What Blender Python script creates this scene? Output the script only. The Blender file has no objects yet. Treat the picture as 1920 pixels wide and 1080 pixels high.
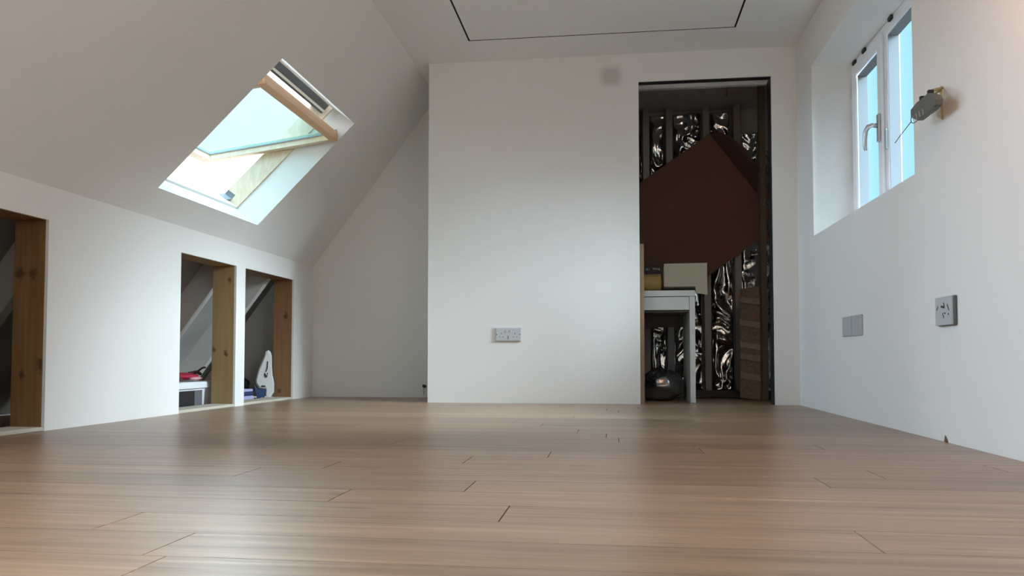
import bpy, math, random
from mathutils import Vector, Matrix, noise
random.seed(7)
C = bpy.context.scene.collection
scn = bpy.context.scene

# ------------------------------------------------------------------ camera
H = 0.2836
cd = bpy.data.cameras.new('camera'); cam = bpy.data.objects.new('camera', cd); C.objects.link(cam)
cam.location = (0, 0, H)
cam.rotation_euler = (math.pi/2 + 0.0408, 0, 0.1261)
cd.sensor_width = 36; cd.lens = 1465.5/1920*36
cd.shift_x = -4.86/1920; cd.shift_y = 71.9/1920
cd.clip_start = 0.02
scn.camera = cam

# ------------------------------------------------------------------ view
scn.view_settings.view_transform = 'Standard'
scn.view_settings.look = 'None'
scn.view_settings.gamma = 1
scn.view_settings.use_curve_mapping = False
scn.view_settings.exposure = 0.15
scn.cycles.use_denoising = True
scn.cycles.max_bounces = 14
scn.cycles.diffuse_bounces = 10
scn.cycles.glossy_bounces = 5
scn.cycles.transparent_max_bounces = 12
scn.cycles.sample_clamp_indirect = 6
scn.cycles.caustics_reflective = False

# ------------------------------------------------------------------ sky
w = bpy.data.worlds.new('world'); scn.world = w; w.use_nodes = True
nt = w.node_tree; nt.nodes.clear()
tc = nt.nodes.new('ShaderNodeTexCoord'); sep = nt.nodes.new('ShaderNodeSeparateXYZ')
rmp = nt.nodes.new('ShaderNodeValToRGB'); bg = nt.nodes.new('ShaderNodeBackground'); out = nt.nodes.new('ShaderNodeOutputWorld')
nt.links.new(tc.outputs['Generated'], sep.inputs[0]); nt.links.new(sep.outputs['Z'], rmp.inputs[0])
rm2 = nt.nodes.new('ShaderNodeValToRGB'); mxw = nt.nodes.new('ShaderNodeMix'); mxw.data_type = 'RGBA'
azr = nt.nodes.new('ShaderNodeMapRange'); azr.inputs[1].default_value = -.2; azr.inputs[2].default_value = .25      # whiter cloud to the left, bluer sky to the right
nt.links.new(sep.outputs['X'], azr.inputs[0]); nt.links.new(azr.outputs[0], mxw.inputs[0])
nt.links.new(rmp.outputs[0], mxw.inputs[6]); nt.links.new(rm2.outputs[0], mxw.inputs[7]); nt.links.new(sep.outputs['Z'], rm2.inputs[0])
nt.links.new(mxw.outputs[2], bg.inputs[0]); nt.links.new(bg.outputs[0], out.inputs[0])
SKY = 7.0
def ramp(r, stops):
    e = r.color_ramp.elements
    while len(e) > 1: e.remove(e[-1])
    e[0].position = stops[0][0]; e[0].color = (*stops[0][1], 1)
    for p, c in stops[1:]:
        n = e.new(p); n.color = (*c, 1)
g = lambda v, t=(1, 1, 1): tuple(v/SKY*x for x in t)
ramp(rmp, [(0.0, g(.12, (.9, 1, .9))), (0.04, g(1.15, (1, 1, 1))), (0.42, g(1.35, (.97, 1, 1.03))), (0.62, g(2.4, (.85, .98, 1.12))), (1.0, g(3.8, (.92, 1, 1.1)))])
ramp(rm2, [(0.0, g(.12, (.9, 1, .9))), (0.04, g(.95, (.52, .90, .98))), (0.42, g(.95, (.54, .90, 1.0))), (0.62, g(5.0, (.80, .95, 1.10))), (1.0, g(8.0/1.15, (.88, .97, 1.0)))])
bg.inputs[1].default_value = SKY

# ------------------------------------------------------------------ daylight, added fill and lamp
def sun(name, d, strength, angle, col):
    l = bpy.data.lights.new(name, 'SUN'); l.energy = strength; l.angle = math.radians(angle); l.color = col
    o = bpy.data.objects.new(name, l); C.objects.link(o)
    o.rotation_euler = Vector(d).to_track_quat('-Z', 'Y').to_euler(); return o
sun('fill_sun_right', (-1, .16, -.50), 21.0, 38, (.90, .95, 1.0))       # wide sun lamp added as sky fill through the wall windows
sun('fill_sun_front', (.44, -.88, -.30), 3.4, 30, (.95, .97, 1.0))  # extra sun lamp added for floor glare and right-wall light
sun('fill_sun_left', (1, -.03, -.32), 11.5, 52, (.67, .82, 1.0))         # soft sun lamp added to boost daylight through the roof windows
def area(name, loc, d, sx, sy, p, col):
    l = bpy.data.lights.new(name, 'AREA'); l.shape = 'RECTANGLE'; l.size = sx; l.size_y = sy; l.energy = p; l.color = col
    o = bpy.data.objects.new(name, l); C.objects.link(o); o.location = loc
    o.rotation_euler = Vector(d).to_track_quat('-Z', 'Y').to_euler(); return o
area('side_window_fill', (1.50, -.20, 1.45), (-1, 0, 0), 1.3, .85, 30, (.92, .96, 1.0))      # added fill lamp, unseen, outside fill_window_4
area('roof_window_fill', (-2.05, 1.35, 1.54), (.66, 0, -.75), 1.1, .7, 5, (.90, .96, 1.0))  # unseen fill lamp, added outside fill_window_3
l = bpy.data.lights.new('pendant_bulb', 'POINT'); l.energy = 7.5; l.color = (1, .52, .24); l.shadow_soft_size = .05
o = bpy.data.objects.new('pendant_bulb', l); C.objects.link(o); o.location = (.78, 1.85, 1.50)

# ------------------------------------------------------------------ mesh helpers
class MB:
    def __init__(s): s.v = []; s.f = []
    def add(s, vs, fs):
        n = len(s.v); s.v += [tuple(map(float, p)) for p in vs]; s.f += [tuple(i+n for i in f) for f in fs]; return s
    def box(s, x0, y0, z0, x1, y1, z1):
        x0, x1 = sorted((x0, x1)); y0, y1 = sorted((y0, y1)); z0, z1 = sorted((z0, z1))
        return s.hexa([(x0, y0, z0), (x1, y0, z0), (x1, y1, z0), (x0, y1, z0)], [(x0, y0, z1), (x1, y0, z1), (x1, y1, z1), (x0, y1, z1)])
    def hexa(s, a, b):
        return s.add(list(a)+list(b), [(3, 2, 1, 0), (4, 5, 6, 7), (0, 1, 5, 4), (1, 2, 6, 5), (2, 3, 7, 6), (3, 0, 4, 7)])
    def prism(s, a, b):
        n = len(a)
        return s.add(list(a)+list(b), [tuple(range(n))[::-1], tuple(range(n, 2*n))] + [(i, (i+1) % n, (i+1) % n+n, i+n) for i in range(n)])
    def tube(s, pts, r, n=10, closed=False):
        pts = [Vector(p) for p in pts]; m = len(pts); rs = r if isinstance(r, (list, tuple)) else [r]*m
        vs = []; up = Vector((0, 0, 1)); prev = None
        for i, p in enumerate(pts):
            t = (pts[(i+1) % m]-pts[i-1]) if closed else (pts[min(i+1, m-1)]-pts[max(i-1, 0)])
            t.normalize()
            a = (prev if prev else (up if abs(t.z) < .9 else Vector((1, 0, 0))))
            a = (a - t*a.dot(t)).normalized(); prev = a; b = t.cross(a)
            for k in range(n):
                q = 2*math.pi*k/n; vs.append(p+(a*math.cos(q)+b*math.sin(q))*rs[i])
        fs = []
        for i in range(m if closed else m-1):
            j = (i+1) % m
            for k in range(n): fs.append((i*n+k, i*n+(k+1) % n, j*n+(k+1) % n, j*n+k))
        if not closed: fs += [tuple(range(n))[::-1], tuple(range((m-1)*n, m*n))]
        return s.add(vs, fs)
    def build(s, name, mat, parent=None, bevel=0, smooth=False, seg=2):
        o0 = Vector(parent_world(parent)) if parent else Vector((0, 0, 0))
        me = bpy.data.meshes.new(name); me.from_pydata([tuple(Vector(p)-o0) for p in s.v], [], s.f); me.update()
        import bmesh
        bm = bmesh.new(); bm.from_mesh(me); bmesh.ops.recalc_face_normals(bm, faces=bm.faces); bm.to_mesh(me); bm.free()
        if mat: me.materials.append(mat)
        o = bpy.data.objects.new(name, me); C.objects.link(o)
        if parent: o.parent = parent
        if smooth:
            for p in me.polygons: p.use_smooth = True
        if bevel:
            b = o.modifiers.new('bevel', 'BEVEL'); b.width = bevel; b.segments = seg; b.limit_method = 'ANGLE'; b.angle_limit = math.radians(40)
        return o
def parent_world(p):
    v = Vector((0, 0, 0))
    while p: v += p.location; p = p.parent
    return v
def tag(o, label=None, cat=None, group=None, kind=None):
    if label: o['label'] = label
    if cat: o['category'] = cat
    if group: o['group'] = group
    if kind: o['kind'] = kind
    return o
def empty(name, loc, label=None, cat=None, group=None, kind=None):
    o = bpy.data.objects.new(name, None); C.objects.link(o); o.location = loc; o.empty_display_size = .05
    return tag(o, label, cat, group, kind)
def holed(mb, us, vs, holes, f, w0, w1):
    """slab over the u/v grid with rectangular holes; f(u, v, w) -> xyz"""
    us = sorted(set(us+[h[k] for h in holes for k in (0, 1)])); vs = sorted(set(vs+[h[k] for h in holes for k in (2, 3)]))
    def solid(i, j):
        if i < 0 or j < 0 or i >= len(us)-1 or j >= len(vs)-1: return False
        u = (us[i]+us[i+1])/2; v = (vs[j]+vs[j+1])/2
        return not any(h[0] < u < h[1] and h[2] < v < h[3] for h in holes)
    idx = {}
    V = []; F = []
    def vt(i, j, k):
        if (i, j, k) not in idx: idx[(i, j, k)] = len(V); V.append(f(us[i], vs[j], (w0, w1)[k]))
        return idx[(i, j, k)]
    for i in range(len(us)-1):
        for j in range(len(vs)-1):
            if not solid(i, j): continue
            F.append((vt(i, j, 0), vt(i+1, j, 0), vt(i+1, j+1, 0), vt(i, j+1, 0)))
            F.append((vt(i, j, 1), vt(i, j+1, 1), vt(i+1, j+1, 1), vt(i+1, j, 1)))
            if not solid(i-1, j): F.append((vt(i, j, 0), vt(i, j+1, 0), vt(i, j+1, 1), vt(i, j, 1)))
            if not solid(i+1, j): F.append((vt(i+1, j, 0), vt(i+1, j, 1), vt(i+1, j+1, 1), vt(i+1, j+1, 0)))
            if not solid(i, j-1): F.append((vt(i, j, 0), vt(i, j, 1), vt(i+1, j, 1), vt(i+1, j, 0)))
            if not solid(i, j+1): F.append((vt(i, j+1, 0), vt(i+1, j+1, 0), vt(i+1, j+1, 1), vt(i, j+1, 1)))
    return mb.add(V, F)

# ------------------------------------------------------------------ materials
def mat(name, col, rough=.6, metal=0, coat=0, spec=.5, bump=None, noise_col=None, **kw):
    m = bpy.data.materials.new(name); m.use_nodes = True; n = m.node_tree; b = n.nodes['Principled BSDF']
    b.inputs['Base Color'].default_value = (*col, 1); b.inputs['Roughness'].default_value = rough
    b.inputs['Metallic'].default_value = metal; b.inputs['Coat Weight'].default_value = coat; b.inputs['Specular IOR Level'].default_value = spec
    t = n.nodes.new('ShaderNodeTexCoord')
    if noise_col:
        sc, amt = noise_col
        z = n.nodes.new('ShaderNodeTexNoise'); z.inputs['Scale'].default_value = sc; z.inputs['Detail'].default_value = 5
        n.links.new(t.outputs['Object'], z.inputs['Vector'])
        r = n.nodes.new('ShaderNodeValToRGB')
        ramp(r, [(.3, tuple(c*(1-amt) for c in col)), (.7, tuple(min(1, c*(1+amt)) for c in col))])
        n.links.new(z.outputs[0], r.inputs[0]); n.links.new(r.outputs[0], b.inputs['Base Color'])
    if bump:
        sc, st = bump
        z = n.nodes.new('ShaderNodeTexNoise'); z.inputs['Scale'].default_value = sc; z.inputs['Detail'].default_value = 4
        n.links.new(t.outputs['Object'], z.inputs['Vector'])
        p = n.nodes.new('ShaderNodeBump'); p.inputs['Strength'].default_value = st; p.inputs['Distance'].default_value = .002
        n.links.new(z.outputs[0], p.inputs['Height']); n.links.new(p.outputs[0], b.inputs['Normal'])
    return m
def wood(name, c0, c1, axis, knots=(), rough=.5, kcol=(.07, .03, .012), scale=(60, 60, 3)):
    m = bpy.data.materials.new(name); m.use_nodes = True; n = m.node_tree; b = n.nodes['Principled BSDF']
    b.inputs['Roughness'].default_value = rough
    t = n.nodes.new('ShaderNodeTexCoord'); mp = n.nodes.new('ShaderNodeMapping')
    sc = {'z': (scale[0], scale[1], scale[2]), 'y': (scale[0], scale[2], scale[1]), 'x': (scale[2], scale[0], scale[1])}[axis]
    mp.inputs['Scale'].default_value = sc
    n.links.new(t.outputs['Object'], mp.inputs[0])
    z = n.nodes.new('ShaderNodeTexNoise'); z.inputs['Scale'].default_value = 1; z.inputs['Detail'].default_value = 6; z.inputs['Distortion'].default_value = .4
    n.links.new(mp.outputs[0], z.inputs['Vector'])
    r = n.nodes.new('ShaderNodeValToRGB'); ramp(r, [(.32, c0), (.68, c1)]); n.links.new(z.outputs[0], r.inputs[0])
    cur = r.outputs[0]
    for (kx, ky, kz, kr) in knots:
        d = n.nodes.new('ShaderNodeVectorMath'); d.operation = 'SUBTRACT'; n.links.new(t.outputs['Object'], d.inputs[0]); d.inputs[1].default_value = (kx, ky, kz)
        s2 = n.nodes.new('ShaderNodeVectorMath'); s2.operation = 'MULTIPLY'; s2.inputs[1].default_value = (1, .3, .75); n.links.new(d.outputs[0], s2.inputs[0])
        l = n.nodes.new('ShaderNodeVectorMath'); l.operation = 'LENGTH'; n.links.new(s2.outputs[0], l.inputs[0])
        mr = n.nodes.new('ShaderNodeMapRange'); mr.inputs[1].default_value = kr*.25; mr.inputs[2].default_value = kr*1.1; mr.inputs[3].default_value = .85; mr.inputs[4].default_value = 0
        kz_ = n.nodes.new('ShaderNodeTexNoise'); kz_.inputs['Scale'].default_value = 55; n.links.new(t.outputs['Object'], kz_.inputs['Vector'])
        ka = n.nodes.new('ShaderNodeMath'); ka.operation = 'MULTIPLY_ADD'; ka.inputs[1].default_value = kr*2.2; n.links.new(kz_.outputs[0], ka.inputs[0]); n.links.new(l.outputs['Value'], ka.inputs[2])
        kb = n.nodes.new('ShaderNodeMath'); kb.operation = 'SUBTRACT'; kb.inputs[1].default_value = kr*1.1; n.links.new(ka.outputs[0], kb.inputs[0])
        n.links.new(kb.outputs[0], mr.inputs[0])
        mx = n.nodes.new('ShaderNodeMix'); mx.data_type = 'RGBA'; n.links.new(mr.outputs[0], mx.inputs[0]); n.links.new(cur, mx.inputs[6]); mx.inputs[7].default_value = (*kcol, 1)
        cur = mx.outputs[2]
    n.links.new(cur, b.inputs['Base Color'])
    return m
def plaster(name, col, patch=None):
    m = mat(name, col, rough=.75, bump=(90, .12), noise_col=(1.1, .012), spec=.25)
    if patch:
        n = m.node_tree; b = n.nodes['Principled BSDF']; src = b.inputs['Base Color'].links[0].from_socket
        t = n.nodes.new('ShaderNodeTexCoord'); s = n.nodes.new('ShaderNodeSeparateXYZ'); n.links.new(t.outputs['Object'], s.inputs[0])
        prod = None
        for ax, c, hw in patch:
            a = n.nodes.new('ShaderNodeMath'); a.operation = 'SUBTRACT'; n.links.new(s.outputs[ax], a.inputs[0]); a.inputs[1].default_value = c
            a2 = n.nodes.new('ShaderNodeMath'); a2.operation = 'ABSOLUTE'; n.links.new(a.outputs[0], a2.inputs[0])
            mr = n.nodes.new('ShaderNodeMapRange'); mr.inputs[1].default_value = hw*.6; mr.inputs[2].default_value = hw*1.3; mr.inputs[3].default_value = 1; mr.inputs[4].default_value = 0
            n.links.new(a2.outputs[0], mr.inputs[0])
            if prod is None: prod = mr.outputs[0]
            else:
                q = n.nodes.new('ShaderNodeMath'); q.operation = 'MULTIPLY'; n.links.new(prod, q.inputs[0]); n.links.new(mr.outputs[0], q.inputs[1]); prod = q.outputs[0]
        mx = n.nodes.new('ShaderNodeMix'); mx.data_type = 'RGBA'; n.links.new(prod, mx.inputs[0]); n.links.new(src, mx.inputs[6]); mx.inputs[7].default_value = (col[0]*.74, col[1]*.73, col[2]*.72, 1)
        n.links.new(mx.outputs[2], b.inputs['Base Color'])
    return m
def glass(name, tint, f=.06):
    m = bpy.data.materials.new(name); m.use_nodes = True; n = m.node_tree; n.nodes.clear()
    o = n.nodes.new('ShaderNodeOutputMaterial'); mx = n.nodes.new('ShaderNodeMixShader'); tr = n.nodes.new('ShaderNodeBsdfTransparent'); gl = n.nodes.new('ShaderNodeBsdfGlossy')
    mx.inputs[0].default_value = .04
    tr.inputs[0].default_value = (*tint, 1); gl.inputs['Roughness'].default_value = .02
    n.links.new(tr.outputs[0], mx.inputs[1]); n.links.new(gl.outputs[0], mx.inputs[2]); n.links.new(mx.outputs[0], o.inputs[0])
    return m
WALL = (.79, .785, .77)
M = dict(
    wall=plaster('plaster_wall', WALL), back=plaster('plaster_back_wall', WALL, [('X', -.01, .062), ('Z', 2.065, .058)]),
    ceil=plaster('plaster_ceiling', WALL), raw=mat('raw_board_edge', (.55, .50, .42), .9, bump=(200, .5)),
    upvc=mat('white_upvc', (.82, .83, .86), .3, spec=.5), gasket=mat('black_gasket', (.02, .02, .025), .6), seal=mat('grey_seal', (.30, .34, .38), .6),
    chrome=mat('satin_metal_handle', (.55, .56, .56), .35, .9),
    gl=glass('window_glass', (.90, .97, .99)), glr=glass('roof_window_glass', (.765, .935, .955)),
    alu=mat('dark_aluminium', (.12, .125, .13), .4, .6), alul=mat('grey_cladding', (.30, .30, .31), .45, .3), white=mat('white_strip', (.85, .85, .85), .5),
    rwood=wood('lacquered_roof_window_pine', (.74, .43, .22), (.82, .53, .30), 'y', rough=.4, scale=(50, 50, 4)),
    rwood2=wood('pale_roof_window_pine', (.66, .52, .38), (.76, .63, .48), 'z', rough=.4, scale=(50, 50, 4)),
    void=mat('dark_void_lining', (.02, .02, .02), .9),
    membrane=mat('grey_roof_membrane', (.30, .29, .27), .8, noise_col=(3, .12)), rafter=mat('whitewashed_rafter', (.62, .61, .58), .8, bump=(60, .3)),
    eaves=mat('grey_eaves_board', (.40, .43, .41), .8, noise_col=(4, .1)), chip=mat('chipboard_deck', (.28, .20, .13), .85, noise_col=(60, .25)),
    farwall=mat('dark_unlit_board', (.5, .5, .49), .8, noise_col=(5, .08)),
    brown=mat('brown_insulation_board', (.21, .108, .072), .85, noise_col=(3, .06)), brownd=mat('brown_insulation_board_shaded', (.12, .062, .042), .85),
    stud=mat('galvanised_stud', (.32, .32, .31), .5, .35), rail=mat('galvanised_rail', (.10, .11, .11), .6, .2),
    post=wood('dark_timber_post', (.10, .075, .045), (.15, .11, .07), 'z', rough=.6), slat=wood('brown_timber_board', (.14, .085, .05), (.22, .14, .085), 'y', rough=.6),
    deskm=mat('white_desk_laminate', (.68, .75, .765), .4), deskg=mat('grey_desk_back', (.16, .155, .14), .6),
    cream=mat('cream_fabric', (.42, .40, .32), .8, bump=(40, .3)), mustard=mat('mustard_paper', (.42, .30, .11), .7), black=mat('black_card', (.015, .015, .018), .5),
    sock=mat('grey_plastic', (.46, .48, .50), .35), sock2=mat('pale_socket_plastic', (.52, .53, .56), .35), dark=mat('dark_slot', (.04, .04, .045), .6),
    grey=mat('dull_grey_sheath', (.12, .122, .105), .6, bump=(60, .5)), cable=mat('yellowed_cable_sheath', (.42, .36, .16), .6), wire=mat('dark_wire', (.05, .05, .045), .5),
    bin=mat('white_polypropylene', (.74, .76, .80), .4), bwin=mat('black_panel', (.02, .02, .025), .4), gwin=mat('grey_panel', (.12, .12, .14), .5),
    red=mat('crimson_fabric', (.38, .015, .04), .7, bump=(50, .5)), pink=mat('pale_pink_fabric', (.6, .35, .38), .7), maroon=mat('dark_maroon_fabric', (.07, .02, .025), .8), blk=mat('matt_black_rubber', (.02, .02, .022), .6),
    shell=mat('white_moulded_plastic', (.62, .62, .60), .35), navy=mat('navy_plastic', (.02, .05, .14), .4), lilac=mat('lilac_fabric', (.42, .42, .68), .8), bag=mat('dark_silver_polythene', (.22, .225, .235), .16, .85),
)
def foil_mat():
    m = mat('crumpled_foil', (.86, .87, .87), .12, 1.0)
    n = m.node_tree; b = n.nodes['Principled BSDF']; t = n.nodes['Texture Coordinate']
    v = n.nodes.new('ShaderNodeTexNoise'); v.inputs['Scale'].default_value = 9; v.inputs['Detail'].default_value = 3; v.inputs['Distortion'].default_value = 1.0
    n.links.new(t.outputs['Object'], v.inputs['Vector'])
    p = n.nodes.new('ShaderNodeBump'); p.inputs['Strength'].default_value = .35; p.inputs['Distance'].default_value = .02
    n.links.new(v.outputs[0], p.inputs['Height']); n.links.new(p.outputs[0], b.inputs['Normal'])
    return m
M['foil'] = foil_mat(); M['glc'] = glass('clear_glass', (.95, .975, .975))
def floor_mat():
    m = bpy.data.materials.new('oak_laminate'); m.use_nodes = True; n = m.node_tree; b = n.nodes['Principled BSDF']
    t = n.nodes.new('ShaderNodeTexCoord'); at = n.nodes.new('ShaderNodeAttribute'); at.attribute_name = 'plank'
    off = n.nodes.new('ShaderNodeVectorMath'); off.operation = 'SCALE'; off.inputs['Scale'].default_value = 37.0; n.links.new(at.outputs['Color'], off.inputs[0])
    add = n.nodes.new('ShaderNodeVectorMath'); n.links.new(t.outputs['Object'], add.inputs[0]); n.links.new(off.outputs[0], add.inputs[1])
    mp = n.nodes.new('ShaderNodeMapping'); mp.inputs['Scale'].default_value = (1.5, 34, 1); n.links.new(add.outputs[0], mp.inputs[0])
    z = n.nodes.new('ShaderNodeTexNoise'); z.inputs['Scale'].default_value = 1; z.inputs['Detail'].default_value = 6; z.inputs['Roughness'].default_value = .62; z.inputs['Distortion'].default_value = .6
    n.links.new(mp.outputs[0], z.inputs['Vector'])
    r = n.nodes.new('ShaderNodeValToRGB'); ramp(r, [(.22, (.165, .097, .058)), (.42, (.305, .192, .122)), (.58, (.375, .246, .163)), (.78, (.56, .395, .275))]); n.links.new(z.outputs[0], r.inputs[0])
    # fine dark cracks and knots along the grain
    mp2 = n.nodes.new('ShaderNodeMapping'); mp2.inputs['Scale'].default_value = (5, 70, 1); n.links.new(add.outputs[0], mp2.inputs[0])
    z2 = n.nodes.new('ShaderNodeTexNoise'); z2.inputs['Scale'].default_value = 1; z2.inputs['Detail'].default_value = 3; n.links.new(mp2.outputs[0], z2.inputs['Vector'])
    mr = n.nodes.new('ShaderNodeMapRange'); mr.inputs[1].default_value = .26; mr.inputs[2].default_value = .36; mr.inputs[3].default_value = .5; mr.inputs[4].default_value = 1; n.links.new(z2.outputs[0], mr.inputs[0])
    s = n.nodes.new('ShaderNodeSeparateXYZ'); n.links.new(at.outputs['Color'], s.inputs[0])
    pv = n.nodes.new('ShaderNodeMapRange'); pv.inputs[3].default_value = .70; pv.inputs[4].default_value = .97; n.links.new(s.outputs[0], pv.inputs[0])
    q = n.nodes.new('ShaderNodeMath'); q.operation = 'MULTIPLY'; n.links.new(mr.outputs[0], q.inputs[0]); n.links.new(pv.outputs[0], q.inputs[1])
    sc = n.nodes.new('ShaderNodeVectorMath'); sc.operation = 'SCALE'; n.links.new(r.outputs[0], sc.inputs[0]); n.links.new(q.outputs[0], sc.inputs['Scale'])
    n.links.new(sc.outputs[0], b.inputs['Base Color'])
    b.inputs['Roughness'].default_value = .34; b.inputs['Specular IOR Level'].default_value = .5
    bp = n.nodes.new('ShaderNodeBump'); bp.inputs['Strength'].default_value = .10; bp.inputs['Distance'].default_value = .0012
    n.links.new(z.outputs[0], bp.inputs['Height']); n.links.new(bp.outputs[0], b.inputs['Normal'])
    return m
M['floor'] = floor_mat()

# ------------------------------------------------------------------ room dimensions
XL, XR, YB, YR, Y0 = -2.2086, 1.1164, 4.908, 5.549, -1.6
ZC, XE, KN, XK = 2.1997, -1.184, .9634, -1.2757
sl = Vector((XK-XL, 0, ZC-KN)).normalized(); nn = Vector((-sl.z, 0, sl.x))      # up the slope, out of the room
def SL(s, y, o=0): 
    p = Vector((XL, 0, KN)) + sl*s + nn*o; return (p.x, y, p.z)

# floor: planks run across the room
def make_floor():
    mb = MB(); cols = []
    pitch = .147; base = 1.355
    known = {0: [-.2, -1.8], -1: [.39, -.86], -2: [-.676, 1.0], 1: [-.565], 2: [-.318], 3: [-.909], 6: [-.19], 9: [.016]}
    k0 = int((Y0-base)//pitch)-0; k = k0
    while base+k*pitch < YR:
        a = max(base+k*pitch, Y0); b = min(base+(k+1)*pitch, YR)
        L = 1.38
        xs = list(known.get(k, [-1.9+((math.sin(k*12.9898)*43758.5453) % 1.38)]))
        lo = min(xs); hi = max(xs); 
        while lo > XL: lo -= L; xs.append(lo)
        while hi < XR: hi += L; xs.append(hi)
        xs = sorted(xs)
        for i in range(len(xs)-1):
            x0, x1 = max(xs[i], XL-.1), min(xs[i+1], XR)
            if x1-x0 < .01: continue
            gx, gy = .0013, .0007
            mb.box(x0+gx, a+gy, -.012, x1-gx, b-gy, 0); cols.append((random.random(), random.random(), random.random()))
        k += 1
    o = mb.build('floor', M['floor'])
    me = o.data; at = me.attributes.new('plank', 'FLOAT_COLOR', 'FACE')
    for i in range(len(me.polygons)): at.data[i].color = (*cols[i//6], 1)
    tag(o, kind='structure')
make_floor()
sub = MB().box(-3.4, Y0, -.06, XR+.08, 6.3, -.0125).build('floor_subfloor', M['chip']); tag(sub, kind='structure')

# back wall with the doorway
DX0, DX1, DZ = .163, .969, 2.02
o = holed(MB(), [XE, XR], [-.0, ZC], [(DX0, DX1, -.001, DZ)], lambda u, v, w_: (u, w_, v), YB, YB+.1).build('wall_back', M['back']); tag(o, kind='structure')
o = MB().box(XE, YB+.1, -.005, XE+.1, 6.25, ZC).build('wall_alcove_side', M['wall']); tag(o, kind='structure')
# alcove end wall, cut to the roof slope
pts = [(-3.25, 0), (XE, 0), (XE, ZC), (XK-.12, ZC), (-3.25, 0.02)]
o = MB().prism([(x, YR, z) for x, z in pts], [(x, YR+.1, z) for x, z in pts]).build('wall_alcove_end', M['wall']); tag(o, kind='structure')
# rear wall behind the camera
o = MB().box(-3.3, Y0-.1, 0, XR+.3, Y0, ZC+.1).build('wall_rear', M['wall']); tag(o, kind='structure')
# right wall with the window opening and an added unseen one for fill
WY0, WY1, WZ0, WZ1, WD = 3.052, 4.532, .9695, 1.9328, .22
o = holed(MB(), [Y0, YB+.1], [-.02, ZC], [(WY0, WY1, WZ0, WZ1), (-.9, .5, WZ0, WZ1)], lambda u, v, w_: (w_, u, v), XR, XR+.265).build('wall_right', M['wall']); tag(o, kind='structure')
# knee wall with three openings
OPS = [(2.13, 2.811), (3.763, 4.359), (4.4726, 5.195)]; OZ = .829
o = holed(MB(), [Y0, YR], [0, KN], [(a, b, -.001, OZ) for a, b in OPS], lambda u, v, w_: (w_, u, v), XL, XL-.013).build('wall_left', M['wall']); tag(o, kind='structure')
# ceiling with the hatch opening
HX0, HX1, HY0, HY1 = -.862, .712, 2.6, 4.583
o = holed(MB(), [XK-.02, XR+.30], [Y0, YB+.1], [(HX0, HX1, HY0, HY1)], lambda u, v, w_: (u, v, w_), ZC, ZC+.06).build('ceiling', M['ceil']); tag(o, kind='structure')
o = MB().box(XK-.02, YB+.1, ZC, XE+.1, YR+.1, ZC+.06).build('ceiling_alcove', M['ceil']); tag(o, kind='structure')
gp = .011
for nm, bxx in (('trim_20', (HX0, HY0, HX0+.002, HY1)), ('trim_21', (HX1-.002, HY0, HX1, HY1)), ('trim_22', (HX0+.0021, HY1-.002, HX1-.0021, HY1)), ('trim_23', (HX0+.0021, HY0, HX1-.0021, HY0+.002))):
    tag(MB().box(bxx[0], bxx[1], ZC+.0015, bxx[2], bxx[3], ZC+.06).build(nm, M['void']), kind='structure')  # black lining paints the hatch gap dark
hb = empty('ceiling_hatch', ((HX0+HX1)/2, HY1, ZC), 'large flush white ceiling hatch panel outlined by a thin black gap', 'hatch')
MB().box(HX0+gp, HY0+gp, ZC, HX1-gp, HY1-gp*1.1, ZC+.018).build('panel', M['ceil'], hb)
MB().box(HX0-.05, HY0-.05, ZC+.0605, HX1+.05, HY1+.05, ZC+.08).build('backing_board', M['void'], hb)

# sloping ceiling with two roof-window openings (the front one is unseen, added for fill)
RO = .17
SH = .30
def SLW(s, y, o=0): return SL(s, y+SH*(s-.15), o)       # roof window frame of reference
holeA = [(.15, 3.40), (.15, 4.435), (.995, 4.435), (.995, 3.36)]        # s, y' : the visible roof window
Q = [SLW(*p) for p in holeA]; Qo = [SLW(s, y, RO) for s, y in holeA]
hB = (.20, 1.00, .75, 1.95)                             # s0 s1 y0 y1 : second roof window, unseen, added for fill light
mb = MB()
yA0, yA1 = 2.4, YR
for o_ in (0, RO):
    q = [SLW(s, y, o_) for s, y in holeA]
    c = [SL(-.0, yA0, o_), SL(-.0, yA1, o_), SL(1.75, yA1, o_), SL(1.75, yA0, o_)]
    mb.add(c+q, [(0, 1, 5, 4), (1, 2, 6, 5), (2, 3, 7, 6), (3, 0, 4, 7)])
mb.add(Q+Qo, [(0, 1, 5, 4), (1, 2, 6, 5), (2, 3, 7, 6), (3, 0, 4, 7)])
o = mb.build('wall_left_slope', M['ceil']); tag(o, kind='structure')
o = holed(MB(), [Y0, yA0], [0, 1.75], [(hB[2], hB[3], hB[0], hB[1])], lambda u, v, w_: SL(v, u, w_), 0, RO).build('wall_left_slope_front', M['ceil']); tag(o, kind='structure')
# roof membrane and rafters down to the eaves
o = MB().hexa([SL(-1.35, Y0, RO), SL(-1.35, 6.3, RO), SL(0, 6.3, RO), SL(0, Y0, RO)], [SL(-1.35, Y0, RO+.02), SL(-1.35, 6.3, RO+.02), SL(0, 6.3, RO+.02), SL(0, Y0, RO+.02)]).build('wall_left_eaves', M['membrane']); tag(o, kind='structure')
for i, y in enumerate([2.45, 3.05, 3.65, 4.50, 5.08]):
    o = MB().hexa([SL(-1.15, y, .03), SL(-1.15, y+.05, .03), SL(-.01, y+.05, .03), SL(-.01, y, .03)], [SL(-1.15, y, RO), SL(-1.15, y+.05, RO), SL(-.01, y+.05, RO), SL(-.01, y, RO)]).build('trim_%d' % (10+i), M['rafter']); tag(o, kind='structure')
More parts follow.
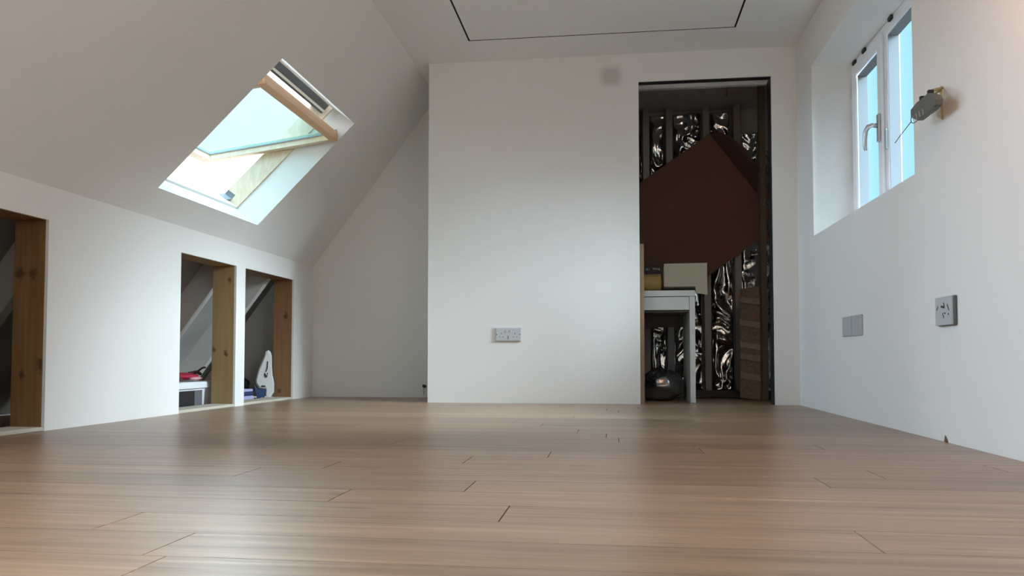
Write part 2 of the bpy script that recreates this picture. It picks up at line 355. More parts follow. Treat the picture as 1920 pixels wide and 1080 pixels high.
# timber linings of the three openings
KNOTS = [[(-2.329, 2.81, .618, .022), (-2.272, 2.81, .617, .02), (-2.232, 2.81, .254, .022), (-2.311, 2.81, .22, .015)],
         [(-2.25, 4.359, .746, .016), (-2.343, 4.359, .336, .016), (-2.27, 4.359, .314, .016)],
         [(-2.265, 5.195, .58, .02), (-2.309, 5.195, .057, .016)]]
for i, (a, b) in enumerate(OPS):
    c0, c1 = [((.20, .11, .042), (.27, .155, .065)), ((.34, .23, .105), (.40, .28, .135)), ((.25, .13, .058), (.31, .17, .08))][i]
    wm = wood('pine_lining_%s' % 'abc'[i], c0, c1, 'z', KNOTS[i])
    r = empty('trim_%d' % (i+1), (0, 0, 0), kind='structure')
    MB().box(XL-.0135, b, -.0, XL-.148, b+.045, OZ).build('jamb', wm, r, bevel=.002)
    MB().box(XL-.0135, a-.045, 0, XL-.148, a, OZ).build('jamb', wm, r, bevel=.002)
    MB().box(XL-.0135, a-.045, OZ+.0005, XL-.148, b+.045, OZ+.047).build('lintel', wm, r, bevel=.002)
    MB().box(XL-.001, a+.002, 0.0005, XL-.15, b-.002, .016).build('sill', M['raw'], r, bevel=.002)

# ------------------------------------------------------------------ roof window
def prismS(mb, q, o0, o1):
    """q: 4 (s, y') corners"""
    return mb.hexa([SLW(s, y, o0) for s, y in q], [SLW(s, y, o1) for s, y in q])
rw = empty('window_1', (0, 0, 0), kind='structure')
s0, s1, y0, y1 = .15, .995, 3.38, 4.435
fo0, fo1 = RO-.002, RO+.115
t = .045
prismS(MB(), [(s0, y1-.012), (s0, y1+.05), (s1+.03, y1+.05), (s1+.03, y1-.012)], fo0, fo1).build('frame_side', M['rwood2'], rw)
prismS(MB(), [(s0, y0-.05), (s0, y0+.012), (s1+.03, y0+.012), (s1+.03, y0-.05)], fo0, fo1).build('frame_side', M['rwood2'], rw)
prismS(MB(), [(s0-.05, y0), (s0-.05, y1+.05), (s0+.012, y1+.05), (s0+.012, y0)], fo0, fo1).build('frame_sill', M['white'], rw)
prismS(MB(), [(s1-.075, y0), (s1-.075, y1-.013), (s1+.03, y1-.013), (s1+.03, y0)], fo0+.03, fo1).build('frame_head', M['alu'], rw)
prismS(MB(), [(s1-.062, y0), (s1-.062, y1-.03), (s1-.048, y1-.03), (s1-.048, y0)], fo0+.016, fo0+.0295).build('head_strip', M['white'], rw)
prismS(MB(), [(s1-.006, y0), (s1-.006, y1-.02), (s1+.004, y1-.02), (s1+.004, y0)], fo0-.02, fo0-.004).build('head_strip', M['white'], rw)
# tilted sash: pivots about its middle, top rail swung into the room
e = Vector((.754, -.656)); n2 = Vector((.656, .754)); pv = Vector((.548, .250)); hl = .395
def SA(a, y, tt):
    p = pv + e*a + n2*tt; return SLW(p.x, y, p.y)
def sbox(mb, a0, a1, yy0, yy1, t0, t1):
    return mb.hexa([SA(a0, yy0, t0), SA(a1, yy0, t0), SA(a1, yy1, t0), SA(a0, yy1, t0)], [SA(a0, yy0, t1), SA(a1, yy0, t1), SA(a1, yy1, t1), SA(a0, yy1, t1)])
ya, yb_ = y0+.016, y1-.016
sash = sbox(MB(), hl-.042, hl, ya, yb_, 0, .064).build('sash', M['rwood'], rw, bevel=.003)
sbox(MB(), -hl, hl-.0425, yb_-.045, yb_, 0, .064).build('sash_stile', M['rwood2'], sash, bevel=.003)
sbox(MB(), -hl, hl-.0425, ya, ya+.045, 0, .064).build('sash_stile', M['rwood2'], sash, bevel=.003)
sbox(MB(), -hl, -hl+.05, ya+.0455, yb_-.0455, 0, .064).build('sash_bottom_rail', M['rwood2'], sash, bevel=.003)
sbox(MB(), -hl+.0505, hl-.043, ya+.0455, yb_-.0455, .044, .060).build('glass_pane', M['glr'], sash)
sbox(sbox(MB(), -hl+.0505, hl-.043, yb_-.0525, yb_-.0457, .036, .0435), -hl+.0505, -hl+.057, ya+.05, yb_-.054, .036, .0435).build('glazing_bead', M['seal'], sash)
sbox(MB(), -hl-.012, hl+.0, yb_+.0005, yb_+.007, .03, .08).build('sash_cladding', M['alul'], sash)
sbox(MB(), -hl-.03, -hl-.0005, ya, yb_, -.004, .06).build('sash_bottom_cladding', M['white'], sash, bevel=.006)
prismS(MB(), [(s0+.013, y1-.06), (s0+.013, y1-.0125), (s0+.06, y1-.0125), (s0+.03, y1-.0125)], fo0+.06, fo1).build('corner_bracket', M['seal'], rw)

# second roof window, unseen, added to let in more light
rb = empty('fill_window_3', (0, 0, 0), kind='structure')
for nm, (a0, a1, b0, b1) in (('frame_side', (.15, .20, .70, 2.0)), ('frame_side', (1.0, 1.05, .70, 2.0)), ('frame_sill', (.20, 1.0, .70, .75)), ('frame_head', (.20, 1.0, 1.95, 2.0))):
    MB().hexa([SL(a0, b0, RO), SL(a1, b0, RO), SL(a1, b1, RO), SL(a0, b1, RO)], [SL(a0, b0, RO+.08), SL(a1, b0, RO+.08), SL(a1, b1, RO+.08), SL(a0, b1, RO+.08)]).build(nm, M['rwood2'], rb)
MB().hexa([SL(.2, .75, RO+.04), SL(1., .75, RO+.04), SL(1., 1.95, RO+.04), SL(.2, 1.95, RO+.04)], [SL(.2, .75, RO+.06), SL(1., .75, RO+.06), SL(1., 1.95, RO+.06), SL(.2, 1.95, RO+.06)]).build('glass_pane', M['glc'], rb)

# ------------------------------------------------------------------ wall window
ww = empty('window_2', (XR+WD, WY1, WZ0), kind='structure')
fx0, fx1 = XR+WD, XR+WD+.062
def ring(mb, ya, yb, za, zb, t, xa, xb):
    return holed(mb, [ya, yb], [za, zb], [(ya+t, yb-t, za+t, zb-t)], lambda u, v, w_: (w_, u, v), xa, xb)
holed(MB(), [WY0, WY1], [WZ0, WZ1], [(4.035, WY1-.05, WZ0+.05, WZ1-.05), (WY0+.05, 3.975, WZ0+.05, WZ1-.05)], lambda u, v, w_: (w_, u, v), fx0, fx1).build('frame', M['upvc'], ww, bevel=.004)
cs = ring(MB(), 4.015, WY1-.035, WZ0+.035, WZ1-.035, .062, fx0-.016, fx0-.0005).build('casement', M['upvc'], ww, bevel=.005)
ring(MB(), 4.081, WY1-.101, WZ0+.101, WZ1-.101, .004, fx0-.002, fx0+.048).build('gasket', M['seal'], cs)
MB().box(fx0+.050, 4.0355, WZ0+.051, fx0+.060, WY1-.051, WZ1-.051).build('glass_pane', M['gl'], cs)
ring(MB(), WY0+.04, 3.985, WZ0+.04, WZ1-.04, .03, fx0-.008, fx0-.0005).build('glazing_bead', M['upvc'], ww, bevel=.003)
ring(MB(), WY0+.0705, 3.9545, WZ0+.0705, WZ1-.0705, .006, fx0-.002, fx0+.048).build('gasket', M['seal'], ww)
MB().box(fx0+.050, WY0+.051, WZ0+.051, fx0+.060, 3.974, WZ1-.051).build('glass_pane', M['gl'], ww)
hd = MB().box(fx0-.028, 4.030, 1.36, fx0-.0165, 4.062, 1.50).build('handle_rose', M['chrome'], cs, bevel=.004)
pts = [(fx0-.028, 4.046, 1.44), (fx0-.050, 4.048, 1.445), (fx0-.068, 4.056, 1.44), (fx0-.078, 4.066, 1.42), (fx0-.080, 4.074, 1.38), (fx0-.078, 4.078, 1.34), (fx0-.074, 4.080, 1.325)]
MB().tube(pts, [.011, .012, .012, .011, .010, .009, .007], 10).build('handle_lever', M['chrome'], hd, smooth=True)
MB().box(fx0-.020, 3.955, 1.30, fx0-.0085, 3.972, 1.40).build('keep_plate', M['chrome'], ww, bevel=.002)
for y in (4.47, 4.30, 3.90):
    MB().box(fx0-.012, y-.022, WZ1-.022, fx0-.0005, y+.022, WZ1-.004).build('frame_packer', M['gasket'], ww)
for z in (1.78, 1.62, 1.45, 1.30):
    MB().box(fx0-.004, WY1-.012, z-.03, fx0-.0003, WY1-.002, z+.03).build('frame_packer', M['gasket'], ww)

w4 = empty('fill_window_4', (fx0, -.2, WZ0), kind='structure')  # unseen side window, added to carry fill light
ring(MB(), -.9, .5, WZ0, WZ1, .05, fx0, fx1).build('frame', M['upvc'], w4, bevel=.004)
MB().box(fx0+.050, -.849, WZ0+.051, fx0+.060, .449, WZ1-.051).build('glass_pane', M['glc'], w4)
# pendant lamp over the camera's end of the room
pd = empty('pendant_lamp', (.78, 1.85, 1.50), 'bare bulb on a short white flex under the ceiling behind the view', 'lamp')
MB().tube([(.78, 1.85, 1.60), (.78, 1.85, ZC)], .004, 8).build('flex', M['white'], pd)
MB().tube([(.78, 1.85, 1.555), (.78, 1.85, 1.60)], .018, 12).build('lamp_holder', M['white'], pd)

# ------------------------------------------------------------------ room beyond the doorway
YF = 6.02
o = MB().box(XE+.1, YF+.1, -.04, XR+.06, YF+.2, ZC).build('wall_far', M['farwall']); tag(o, kind='structure')
o = MB().box(XR, YB+.1, -.04, XR+.06, YF+.2, ZC).build('wall_far_right', M['farwall']); tag(o, kind='structure')
mb = MB(); holed(mb, [XE+.1, XR+.06], [YB+.1, YF+.2], [(.60, .665, 5.51, 5.575)], lambda u, v, w_: (u, v, w_), ZC-.0, ZC+.06)
o = mb.build('ceiling_far', M['farwall']); tag(o, kind='structure')
o = MB().box(.59, 5.50, ZC+.061, .675, 5.585, ZC+.08).build('ceiling_far_cap', M['void']); tag(o, kind='structure')
# doorway lining: raw edge above, timber strip beyond the left edge
MBq = MB().box(DX0+.001, YB+.004, DZ-.005, DX1-.001, YB+.05, DZ-.0005).build('trim_8', M['black']); tag(MBq, kind='structure')  # black strip paints the lintel underside as if in shade
MBq = MB().box(DX1-.005, YB+.012, .001, DX1-.0005, YB+.10, DZ-.0055).build('trim_9', M['black']); tag(MBq, kind='structure')  # jamb shade painted as a black strip
o = MB().box(DX0, YB+.1005, DZ-.012, DX1+.03, YB+.135, DZ+.03).build('trim_4', M['farwall']); tag(o, kind='structure')
o = MB().box(DX0-.10, YB+.1005, 0, DX0+.030, YB+.145, 1.01).build('trim_5', wood('door_lining_timber', (.30, .19, .11), (.38, .25, .15), 'z')); tag(o, kind='structure')
MBp = MB().box(DX1+.004, YB+.1005, 0, DX1+.10, YB+.145, DZ-.013).build('trim_6', M['black']); tag(MBp, kind='structure')  # black strip standing in for the darkness beside the post
t7 = MB().tube([(.794, 5.478, ZC-.003), (.806, 5.60, ZC-.0035), (.824, 5.769, ZC-.003)], .0025, 6).build('ceiling_cable', mat('rusty_brown_cable', (.12, .04, .02), .7))
tag(t7, 'thin rust-brown cable running along the dark ceiling beyond the doorway', 'cable')

def foil(name, x0, x1, z0, z1, y, seed, amp=.05, axis='x', nu=None, nv=None, label=None, fold=(1.0, .6), tilt=None):
    """crumpled reflective sheet: front surface with folds and a few millimetres of thickness"""
    nu = nu or max(10, int((x1-x0)/.010)); nv = nv or max(10, int((z1-z0)/.010))
    mb = MB(); V = []; F = []
    for j in range(nv+1):
        for i in range(nu+1):
            u = x0+(x1-x0)*i/nu; v = z0+(z1-z0)*j/nv
            p = Vector((u*5.2*fold[0]+v*3.4, v*5.2*fold[1]-u*5.0, seed*3.7))
            q = p + Vector((noise.noise(p*.7), noise.noise(p*.7+Vector((5, 2, 8))), 0))*1.1
            h = (1-abs(noise.noise(q))*2.2)*1.5
            h += .45*(1-abs(noise.noise(q*2.3+Vector((3, 1, 0))))*2.2) + .10*noise.noise(q*5)
            edge = min(1, 6*min(i/nu, 1-i/nu)) * .7 + .3
            dd = amp*h*edge*.5
            V.append((u, y-dd, v) if axis == 'x' else (y-dd, u, v))
    n = len(V); W = nu+1
    V2 = [((a, b+.004, c) if axis == 'x' else (a+.004, b, c)) for a, b, c in V]
    for j in range(nv):
        for i in range(nu):
            a = j*W+i; F.append((a, a+1, a+W+1, a+W)); F.append((a+n, a+W+n, a+W+1+n, a+1+n))
    for i in range(nu): F.append((i, i+n, i+1+n, i+1)); a = nv*W+i; F.append((a, a+1, a+1+n, a+n))
    for j in range(nv): a = j*W; F.append((a, a+W, a+W+n, a+n)); a = j*W+nu; F.append((a, a+n, a+W+n, a+W))
    mb.add(V+V2, F)
    o = mb.build(name, M['foil'], smooth=True)
    if label: tag(o, label, 'foil insulation', 'foil insulation sheets between the studs')
    return o
studs = [.045, .28, .52, .76, 1.00]
sx = [.255, .43, .705, .93]        # stud centres
bays = [(.02, .225), (.285, .40), (.46, .67), (.74, .90), (.96, 1.095)]
lab = ['crumpled silver foil insulation in the bay nearest the doorway left edge, seen under the desk',
       'narrow crumpled foil insulation strip between the first two studs, topmost glints left of gable peak',
       'crumpled silver foil insulation right of the white desk, left of the grey metal stud',
       'crumpled silver foil insulation right of the grey metal stud, under the brown board edge',
       'dark crumpled foil insulation at far right of the doorway, behind the timber post']
for k, (a, b) in enumerate(bays):
    foil('foil_sheet', a, b, .045, 2.16 if k < 4 else 2.0, YF+.06, k+1, label=lab[k], fold=(1.0+.25*(k % 2), .6+.2*(k % 3)))
slab = ['first dark metal stud from the left above the brown gable', 'second dark metal stud from the left above the brown gable',
        'grey metal stud standing in the middle of the foil wall right of the white desk', 'dark metal stud near the right end, behind the board panel']
for k, x in enumerate(sx):
    mb = MB()
    mb.box(x-.024, YF-.02, .045, x+.024, YF-.016, ZC-.001).box(x-.024, YF-.0155, .045, x-.020, YF+.03, ZC-.001).box(x+.020, YF-.0155, .045, x+.024, YF+.03, ZC-.001)
    tag(mb.build('metal_stud', M['stud'], bevel=.001), slab[k], 'stud', 'metal studs of the foil wall')
mb = MB().box(-.3, YF-.03, 0.0, 1.10, YF+.04, .004).box(-.3, YF-.034, 0, 1.10, YF-.0305, .045)
tag(mb.build('floor_rail', M['rail']), 'grey metal floor rail along the foot of the foil wall', 'rail')
# right side of the far room: foil on the return
o = foil('foil_sheet', 5.12, 5.74, .05, 1.72, 1.092, 9, axis='y', label='dark foil insulation lining the right side wall beyond the doorway')
# brown boarded gable
gf = [(.16, .79), (.70, .79), (.705, .90), (1.085, 1.17), (1.085, 1.485), (.722, 1.972), (.16, 1.585)]
g_ = empty('brown_gable_board', (.6, 5.95, .70), 'large dark brown gable-shaped board leaning against the foil wall', 'board')
yf = 5.955
MB().prism([(x, yf, z) for x, z in gf], [(x, yf+.018, z) for x, z in gf]).build('front_board', M['brown'], g_)
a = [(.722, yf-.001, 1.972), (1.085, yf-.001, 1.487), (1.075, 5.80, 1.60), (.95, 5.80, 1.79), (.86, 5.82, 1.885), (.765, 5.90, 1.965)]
MB().prism(a, [(x+.008, y-.002, z+.014) for x, y, z in a]).build('side_board', M['brownd'], g_)  # same board in darker brown, shade put into the side facet's colour
# timber post and boards
tag(MB().box(.990, 5.42, 0, 1.028, 5.49, 2.198).build('timber_post', M['post'], bevel=.002), 'dark timber post standing inside the doorway at the right', 'post')
bp = empty('board_panel', (.90, 5.52, 0), 'brown slatted timber panel leaning beside the dark post', 'panel')
MB().prism([(.862, 5.56, .012), (.99, 5.50, .0), (.99, 5.50, .775), (.875, 5.56, .765)], [(.862, 5.575, .012), (.99, 5.515, .0), (.99, 5.515, .775), (.875, 5.575, .765)]).build('backing', M['slat'], bp)
for z in (.14, .27, .35, .50, .66):
    MB().prism([(.865, 5.545, z+.01), (.99, 5.487, z-.012), (.99, 5.487, z+.028), (.865, 5.545, z+.05)], [(.865, 5.5595, z+.01), (.99, 5.4995, z-.012), (.99, 5.4995, z+.028), (.865, 5.5595, z+.05)]).build('slat', wood('light_slat', (.22, .15, .095), (.28, .20, .13), 'y'), bp)
# desk
dk = empty('desk', (-.05, 5.25, 0), 'white desk with one drawer and an open knee space just inside the doorway', 'desk')
dx0, dx1, dy0, dy1 = -.75, .516, 5.08, 5.58
MB().box(dx0, dy0, .68, dx1, dy1, .718).build('top', M['deskm'], dk, bevel=.002)
MB().box(dx1-.034, dy0, 0, dx1, dy1, .6795).build('side_panel', M['deskm'], dk, bevel=.002)
MB().box(dx0, dy0, 0, dx0+.034, dy1, .6795).build('side_panel', M['deskm'], dk, bevel=.002)
MB().box(.02, dy0+.002, .592, dx1-.036, dy0+.02, .676).build('drawer', M['deskm'], dk, bevel=.002)
MB().box(-.70, dy0+.002, .592, .016, dy0+.02, .676).build('drawer', M['deskm'], dk, bevel=.002)
MB().box(dx0+.035, dy1-.02, .50, dx1-.035, dy1, .679).build('back_panel', M['deskg'], dk)
MB().box(dx0+.035, dy0+.03, .58, dx1-.0345, dy1-.021, .588).build('drawer_base', M['deskg'], dk)
# rolled cream sheet on the desk, hanging over its right end
rl = empty('fabric_roll', (.45, 5.3, .72), 'cream rolled sheet lying on the white desk and overhanging its end', 'roll')
mb = MB()
prof = []
for k in range(64):
    q = k/63*4.4*math.pi; r = .088-.018*k/63*2.2; prof.append((5.215+r*math.cos(q-math.pi/2-.3), .808+r*math.sin(q-math.pi/2-.3)))
flap = [(5.135, .690), (5.128, .74), (5.130, .79)]
V = []; 
for x in (.325, .60):
    for (yy, zz) in prof: V.append((x, yy, zz))
F = [(i, i+1, i+65, i+64) for i in range(63)]
rr = mb.add(V, F).build('rolled_sheet', M['cream'], rl, smooth=True)
sd = rr.modifiers.new('solid', 'SOLIDIFY'); sd.thickness = .003
fl_ = [(.325, .744), (.522, .744), (.524, .700), (.598, .690), (.596, .895), (.325, .893)]
mb = MB()
mb.prism([(x, 5.106, z) for x, z in fl_], [(x, 5.112, z) for x, z in fl_]).build('hanging_flap', M['cream'], rl)
mr_ = empty('mustard_parcel', (.2, 5.2, .72), 'mustard yellow wrapped parcel on the desk beside the cream roll', 'parcel')
mb = MB(); mb.tube([(.02, 5.21, .778), (.31, 5.21, .782)], .058, 20); mb.build('wrapped_roll', M['mustard'], mr_, smooth=False, bevel=.004)
MB().tube([(.3105, 5.21, .782), (.3145, 5.21, .782)], .030, 16).build('core_tube', M['raw'], mr_)
bx = empty('black_box', (.2, 5.40, .72), 'black box with small white lettering behind the mustard parcel', 'box')
MB().box(-.05, 5.33, .7185, .318, 5.48, .905).build('carton', M['black'], bx, bevel=.003)
def txt(s, size, loc, rot, m, parent, name='lettering'):
    cu = bpy.data.curves.new(name, 'FONT'); cu.body = s; cu.size = size; cu.extrude = .0005; cu.align_x = 'LEFT'
    o = bpy.data.objects.new(name+'_src', cu); C.objects.link(o)
    dg = bpy.context.evaluated_depsgraph_get(); me = bpy.data.meshes.new_from_object(o.evaluated_get(dg)); bpy.data.objects.remove(o)
    R = Matrix.Rotation(rot[2], 4, 'Z') @ Matrix.Rotation(rot[0], 4, 'X'); pw = parent_world(parent)
    me.transform(Matrix.Translation(Vector(loc)-pw) @ R); me.materials.append(m)
    ob = bpy.data.objects.new(name, me); C.objects.link(ob); ob.parent = parent; return ob
txt('A1', .022, (.218, 5.3285, .876), (math.pi/2, 0, 0), M['white'], bx)
txt('Vinnig', .020, (.262, 5.3285, .880), (math.pi/2, 0, 0), M['white'], bx)
# glossy sack under the desk
def blob(mb, c, r, seed, nu=40, nv=26, amp=.25):
    V = []; F = []
    for j in range(nv+1):
        th = math.pi*j/nv
        for i in range(nu):
            ph = 2*math.pi*i/nu; d = Vector((math.sin(th)*math.cos(ph), math.sin(th)*math.sin(ph), math.cos(th)))
            k = 1+amp*(1-abs(noise.noise(d*1.8+Vector((seed, 0, 0))))*2.4)*.6+amp*.3*noise.noise(d*5+Vector((0, seed, 0)))
            V.append((c[0]+d.x*r[0]*k, c[1]+d.y*r[1]*k, max(c[2]+d.z*r[2]*k, .004 if c[2] < .3 else -9)))
    for j in range(nv):
        for i in range(nu): a = j*nu+i; b = j*nu+(i+1) % nu; F.append((a, b, b+nu, a+nu))
    return mb.add(V, F)
o = blob(MB(), (.31, 5.36, .10), (.14, .14, .105), 3.1).build('refuse_sack', M['bag'], smooth=True)
tag(o, 'glossy dark silvery sack on the floor under the white desk', 'sack')

# ------------------------------------------------------------------ sockets and plates
YBf = YB
sk = empty('double_socket', (-.662, YB, .433), 'white double socket plate low on the middle of the back wall', 'socket')
MB().box(-.746, YB-.010, .390, -.578, YB-.0003, .478).build('faceplate', M['sock2'], sk, bevel=.003)
MB().box(-.741, YB-.0125, .395, -.583, YB-.0101, .473).build('front_surface', M['sock2'], sk, bevel=.001)
for cx in (-.705, -.618):
    for dx, dz, w_, h_ in ((0, .012, .004, .009), (-.011, -.010, .007, .004), (.011, -.010, .007, .004)):
        MB().box(cx+dx-w_/2, YB-.0130, .428+dz-h_/2, cx+dx+w_/2, YB-.01251, .428+dz+h_/2).build('pin_slot', M['dark'], sk)
for cx in (-.676, -.646):
    MB().box(cx-.006, YB-.0165, .447, cx+.006, YB-.01251, .463).build('rocker_switch', M['sock'], sk, bevel=.001)
for cx in (-.735, -.589):
    MB().tube([(cx, YB-.0130, .434), (cx, YB-.01251, .434)], .0035, 10).build('fixing_screw', M['dark'], sk)
MB().box(-.6635, YB-.0132, .404, -.6595, YB-.01251, .425).build('centre_mark', M['dark'], sk)
# twin blank plate
bl = empty('blank_plate', (XR, 3.84, .437), 'pale grey twin blank plate on the right wall nearer the corner', 'plate')
for a, b in ((3.692, 3.833), (3.845, 3.985)):
    MB().box(XR-.009, a, .388, XR-.0003, b, .483).build('plate_half', M['sock'], bl, bevel=.002)
# single outlet
so = empty('wall_outlet', (XR, 2.78, .44), 'grey wall outlet with slanted slots on the right wall', 'outlet')
MB().box(XR-.010, 2.714, .393, XR-.0003, 2.850, .491).build('back_box', M['alu'], so, bevel=.003)
MB().box(XR-.0165, 2.720, .395, XR-.0101, 2.850, .490).build('faceplate', M['sock'], so, bevel=.001)
def slot(cy, cz, ang, L=.014, wd=.0035):
    L *= 1.25; wd *= 1.5
    c, s = math.cos(ang), math.sin(ang); q = []
    for a, b in ((-L/2, -wd/2), (L/2, -wd/2), (L/2, wd/2), (-L/2, wd/2)): q.append((cy+a*c-b*s, cz+a*s+b*c))
    return MB().prism([(XR-.0172, y, z) for y, z in q], [(XR-.01652, y, z) for y, z in q]).build('slot', M['dark'], so)
slot(2.788, .456, .15, .024, .005); slot(2.778, .463, 1.2, .012, .004); slot(2.745, .453, 1.0, .020, .003); slot(2.832, .454, -.8, .014, .003)
slot(2.785, .427, 1.0, .016, .003); slot(2.772, .434, .2, .010, .003); slot(2.744, .430, 0, .006, .004)

# loose cable end with grey sheath piece hanging from the right wall
cb = empty('loose_cable_end', (XR, 2.79, 1.2), 'loose wire end with crushed dull grey sheath poking out of right wall by window', 'cable')
MB().tube([(XR+.001, 2.787, 1.203), (XR-.006, 2.785, 1.206), (XR-.009, 2.784, 1.19), (XR-.007, 2.783, 1.15), (XR-.006, 2.782, 1.092)], [.0035, .004, .004, .0035, .0025], 8).build('hanging_tail', M['cable'], cb, smooth=True)
MB().tube([(XR-.008, 2.785, 1.200), (XR-.03, 2.76, 1.190), (XR-.055, 2.735, 1.178), (XR-.066, 2.722, 1.165)], .0055, 8).build('outer_sheath', M['cable'], cb, smooth=True)
MB().tube([(XR-.006, 2.785, 1.194), (XR-.03, 2.765, 1.180), (XR-.060, 2.725, 1.158)], .003, 8).build('inner_core', M['cable'], cb, smooth=True)
body = [(2.719, 1.166), (2.672, 1.143), (2.648, 1.122), (2.655, 1.104), (2.692, 1.099), (2.753, 1.101), (2.813, 1.101), (2.865, 1.127), (2.863, 1.154), (2.815, 1.165), (2.777, 1.167)]
xb = XR-.066
ob = MB().prism([(xb-.010-.004*math.sin(i), y, z) for i, (y, z) in enumerate(body)], [(xb+.012, y, z) for y, z in body]).build('grey_sheath_piece', M['grey'], cb, bevel=.003)
for y, z in ((2.719, 1.168), (2.787, 1.170), (2.665, 1.108)):
    MB().box(xb-.01, y-.007, z-.005, xb+.008, y+.007, z+.007).build('black_clip', M['gasket'], ob, bevel=.002)
for k in range(4):
    y = 2.73+.028*k; z = 1.102+.001*k
    MB().tube([(xb-.021, y, z-.004), (xb-.022, y+.004, z+.014)], .0013, 6).build('exposed_strand', M['chrome'], ob)
ringp = []
for k in range(24):
    q = 2*math.pi*k/24; ringp.append((xb, 2.853+.044*math.cos(q), 1.128+.020*math.sin(q)))
MB().tube(ringp, .0014, 6, closed=True).build('wire_loop', M['wire'], cb, smooth=True)
MB().tube([(xb, 2.893, 1.122), (xb, 2.947, 1.112), (xb, 3.0, 1.103), (xb, 3.056, 1.09)], .0014, 6).build('thin_wire', M['wire'], cb, smooth=True)

# stub at the foot of the alcove wall and a splinter at the right wall
st = empty('cable_stub', (-1.36, YR, .08), 'short black cable stub low on the alcove end wall beside the corner', 'cable')
MB().tube([(-1.368, YR-.0005, .083), (-1.360, YR-.03, .084), (-1.345, YR-.045, .082)], .011, 8).build('stub_end', M['gasket'], st, smooth=True)
MB().tube([(-1.362, YR-.02, .078), (-1.364, YR-.022, .05), (-1.362, YR-.018, .02)], .0018, 6).build('thin_lead', M['wire'], st, smooth=True)
o = MB().prism([(XR-.002, 2.826, .0005), (XR-.002, 2.806, .0005), (XR-.002, 2.822, .020)], [(XR-.007, 2.826, .0005), (XR-.007, 2.806, .0005), (XR-.004, 2.824, .024)]).build('wood_splinter', wood('splinter_wood', (.12, .07, .045), (.18, .11, .07), 'z'))
tag(o, 'tiny brown wood splinter standing where floor meets right wall', 'splinter')

# ------------------------------------------------------------------ things in the eaves openings
# white storage box (second opening)
bxo = empty('storage_box', (-2.5, 4.35, .0), 'white plastic storage box with lid inside the wider middle eaves opening', 'box')
bx0, bx1, by0, by1, bz = -2.72, -2.40, 4.02, 4.475, .0
def taper(mb, x0, y0, x1, y1, z0, z1, d):
    return mb.hexa([(x0+d, y0+d, z0), (x1-d, y0+d, z0), (x1-d, y1-d, z0), (x0+d, y1-d, z0)], [(x0, y0, z1), (x1, y0, z1), (x1, y1, z1), (x0, y1, z1)])
taper(MB(), bx0, by0, bx1, by1, .0, .108, .010).build('bin', M['bin'], bxo, bevel=.006)
taper(MB(), bx0-.012, by0-.012, bx1+.012, by1+.012, .1085, .148, -.004).build('lid', M['bin'], bxo, bevel=.006)
MB().box(bx1-.008, by0+.02, .012, bx1+.004, by0+.225, .098).build('black_window', M['bwin'], bxo, bevel=.002)
MB().box(bx1-.008, by0+.226, .012, bx1+.005, by0+.31, .098).build('grey_window', M['gwin'], bxo, bevel=.002)
for z in (.055, .11):
    MB().box(bx1-.02, by1+.001, z-.03, bx1+.008, by1+.022, z+.012).build('latch', M['gasket'], bxo, bevel=.002)
# red bags and black straps on the box
def strap(pts, r, m, name, par): return MB().tube(pts, r, 8).build(name, m, par, smooth=True)
def lump(mb, c, r, seed, amp=.25): return blob(mb, c, r, seed, 24, 14, amp)
zt = .153
rbg = empty('red_bag', (-2.5, 4.36, zt), 'crimson fabric bag with black straps lying on the white storage box lid', 'bag')
lump(MB(), (-2.53, 4.335, zt+.024), (.085, .10, .020), 1.3).build('body', M['red'], rbg, smooth=True)
lump(MB(), (-2.445, 4.345, zt+.012), (.02, .06, .009), 2.3).build('pink_trim', M['pink'], rbg, smooth=True)
strap([(-2.50, 4.36, zt+.040), (-2.49, 4.40, zt+.045), (-2.49, 4.44, zt+.048), (-2.49, 4.475, zt+.035)], .010, M['maroon'], 'strap', rbg)
strap([(-2.49, 4.44, zt+.050), (-2.49, 4.47, zt+.062), (-2.49, 4.50, zt+.072), (-2.49, 4.53, zt+.074)], .006, M['maroon'], 'strap', rbg)
rb2 = empty('red_cushion', (-2.56, 4.25, zt+.05), 'small flat crimson cushion lying on top of the red bag', 'cushion')
lump(MB(), (-2.56, 4.245, zt+.068), (.045, .075, .014), 4.4).build('body', M['red'], rb2, smooth=True)
bk = empty('black_strap_bundle', (-2.68, 4.35, zt), 'curled black strap bundle rising behind the red bag', 'strap')
strap([(-2.68, 4.345, zt+.004), (-2.68, 4.35, zt+.06), (-2.68, 4.345, zt+.12), (-2.68, 4.33, zt+.125)], .008, M['blk'], 'strap', bk)
lump(MB(), (-2.68, 4.40, zt+.048), (.022, .045, .045), 6.1).build('buckle', M['blk'], bk, smooth=True)
bk2 = empty('buckle_clip', (-2.66, 4.22, zt), 'small black open square clip standing at left on storage box lid', 'clip')
holed(MB(), [4.17, 4.275], [zt+.0, zt+.125], [(4.185, 4.255, zt+.075, zt+.108)], lambda u, v, w_: (w_, u, v), -2.67, -2.65).build('loop', M['blk'], bk2, bevel=.003)
pyr = MB(); pyr.add([(-2.40, 4.03, zt), (-2.40, 4.15, zt), (-2.47, 4.15, zt), (-2.47, 4.03, zt), (-2.43, 4.08, zt+.065), (-2.44, 4.10, zt+.065)], [(3, 2, 1, 0), (0, 1, 5, 4), (1, 2, 5), (2, 3, 4, 5), (3, 0, 4)])
o = pyr.build('dark_pouch', M['maroon'], bevel=.006); tag(o, 'dark maroon pouch at the front left corner of the storage box lid', 'pouch')

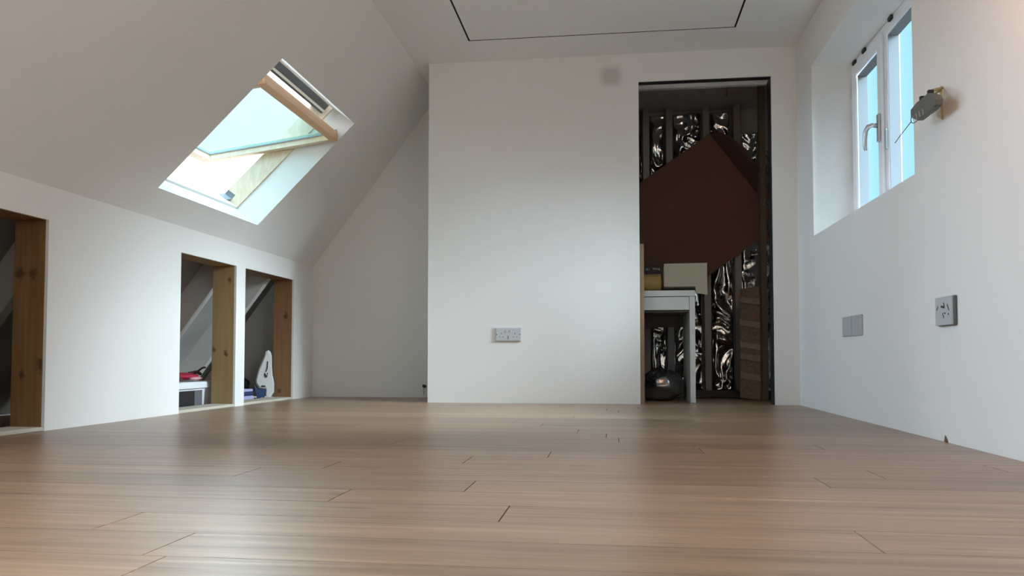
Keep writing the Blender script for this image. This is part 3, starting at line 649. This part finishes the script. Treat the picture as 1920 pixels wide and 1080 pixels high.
# steam iron shaped appliance (third opening)
ir = empty('steam_iron', (-2.382, 5.12, 0), 'white and navy pointed appliance like a steam iron standing on its heel', 'appliance')
hx_ = Vector((.9067, .4218, 0)); vd_ = Vector((-.4218, .9067, 0))
def IP(h, z, dd): p = Vector((-2.382, 5.12, 0)) + hx_*h + vd_*dd; return (p.x, p.y, max(z, .004))
prof = [(.023, .341), (.038, .330), (.048, .300), (.050, .216), (.056, .160), (.066, .110), (.066, .050), (.035, .006), (.012, .006), (.016, .070), (-.035, .078), (-.053, .105), (-.058, .130), (-.041, .199), (-.006, .290), (.008, .330)]
mb = MB(); n = len(prof); V = []; F = []
for dd, sc in ((0, .86), (.008, 1.0), (.030, 1.0), (.038, .86)):
    V += [IP(.01+(h-.01)*sc, .16+(z-.16)*sc, dd) for h, z in prof]
F = [tuple(range(n)), tuple(range(3*n, 4*n))[::-1]]
for L in range(3):
    for i in range(n): F.append((L*n+i, L*n+(i+1) % n, (L+1)*n+(i+1) % n, (L+1)*n+i))
mb.add(V, F).build('shell', M['shell'], ir, bevel=.003)
def ipr(pts, d0, d1): return MB().prism([IP(h, z, d0) for h, z in pts], [IP(h, z, d1) for h, z in pts])
ipr([(-.068, .100), (-.045, .074), (.010, .068), (.004, .004), (-.045, .004)], .006, .034).build('base_tank', M['navy'], ir, bevel=.002)
ipr([(.060, .160), (.068, .100), (.062, .080), (.052, .120)], .010, .034).build('rear_panel', M['navy'], ir, bevel=.002)
ipr([(-.024, .086), (.004, .086), (.010, .090), (.006, .097), (-.018, .098)], -.003, .001).build('button', M['blk'], ir, bevel=.001)
ipr([(.017, .262), (.024, .262), (.022, .215), (.012, .190), (.006, .190), (.014, .215)], -.003, .001).build('handle_slot', M['blk'], ir)
ipr([(.000, .182), (.010, .176), (.024, .186), (.018, .152), (.006, .150), (-.002, .166)], -.003, .001).build('dial', M['blk'], ir)
ipr([(.003, .190), (.007, .190), (.018, .168), (.013, .167)], -.006, -.0031).build('white_lever', M['bin'], ir)
ipr([(-.022, .018), (.012, .012), (.014, .004), (-.022, .004)], -.014, -.001).build('foot', M['alul'], ir, bevel=.002)
# folded striped textile
ft = empty('folded_towel', (-2.44, 4.98, 0), 'folded lilac and navy striped towel on floor left of white appliance', 'towel')
for k, (z0_, z1_, mm) in enumerate(((.0, .032, 'lilac'), (.0325, .058, 'navy'), (.0585, .078, 'lilac'))):
    d = (.0, .010, .014)[k]
    MB().box(-2.52, 4.80+d, z0_, -2.42, 5.05-d, z1_).build('fold', M[mm], ft, bevel=.008, seg=3)
# dark blanket bundle at the back of the third opening
o = blob(MB(), (-2.72, 5.30, .09), (.12, .13, .08), 11.3, amp=.2).build('dark_blanket', mat('dark_blue_fabric', (.015, .02, .035), .9), smooth=True)
tag(o, 'dark blue crumpled blanket in the shadow behind the white appliance', 'blanket')
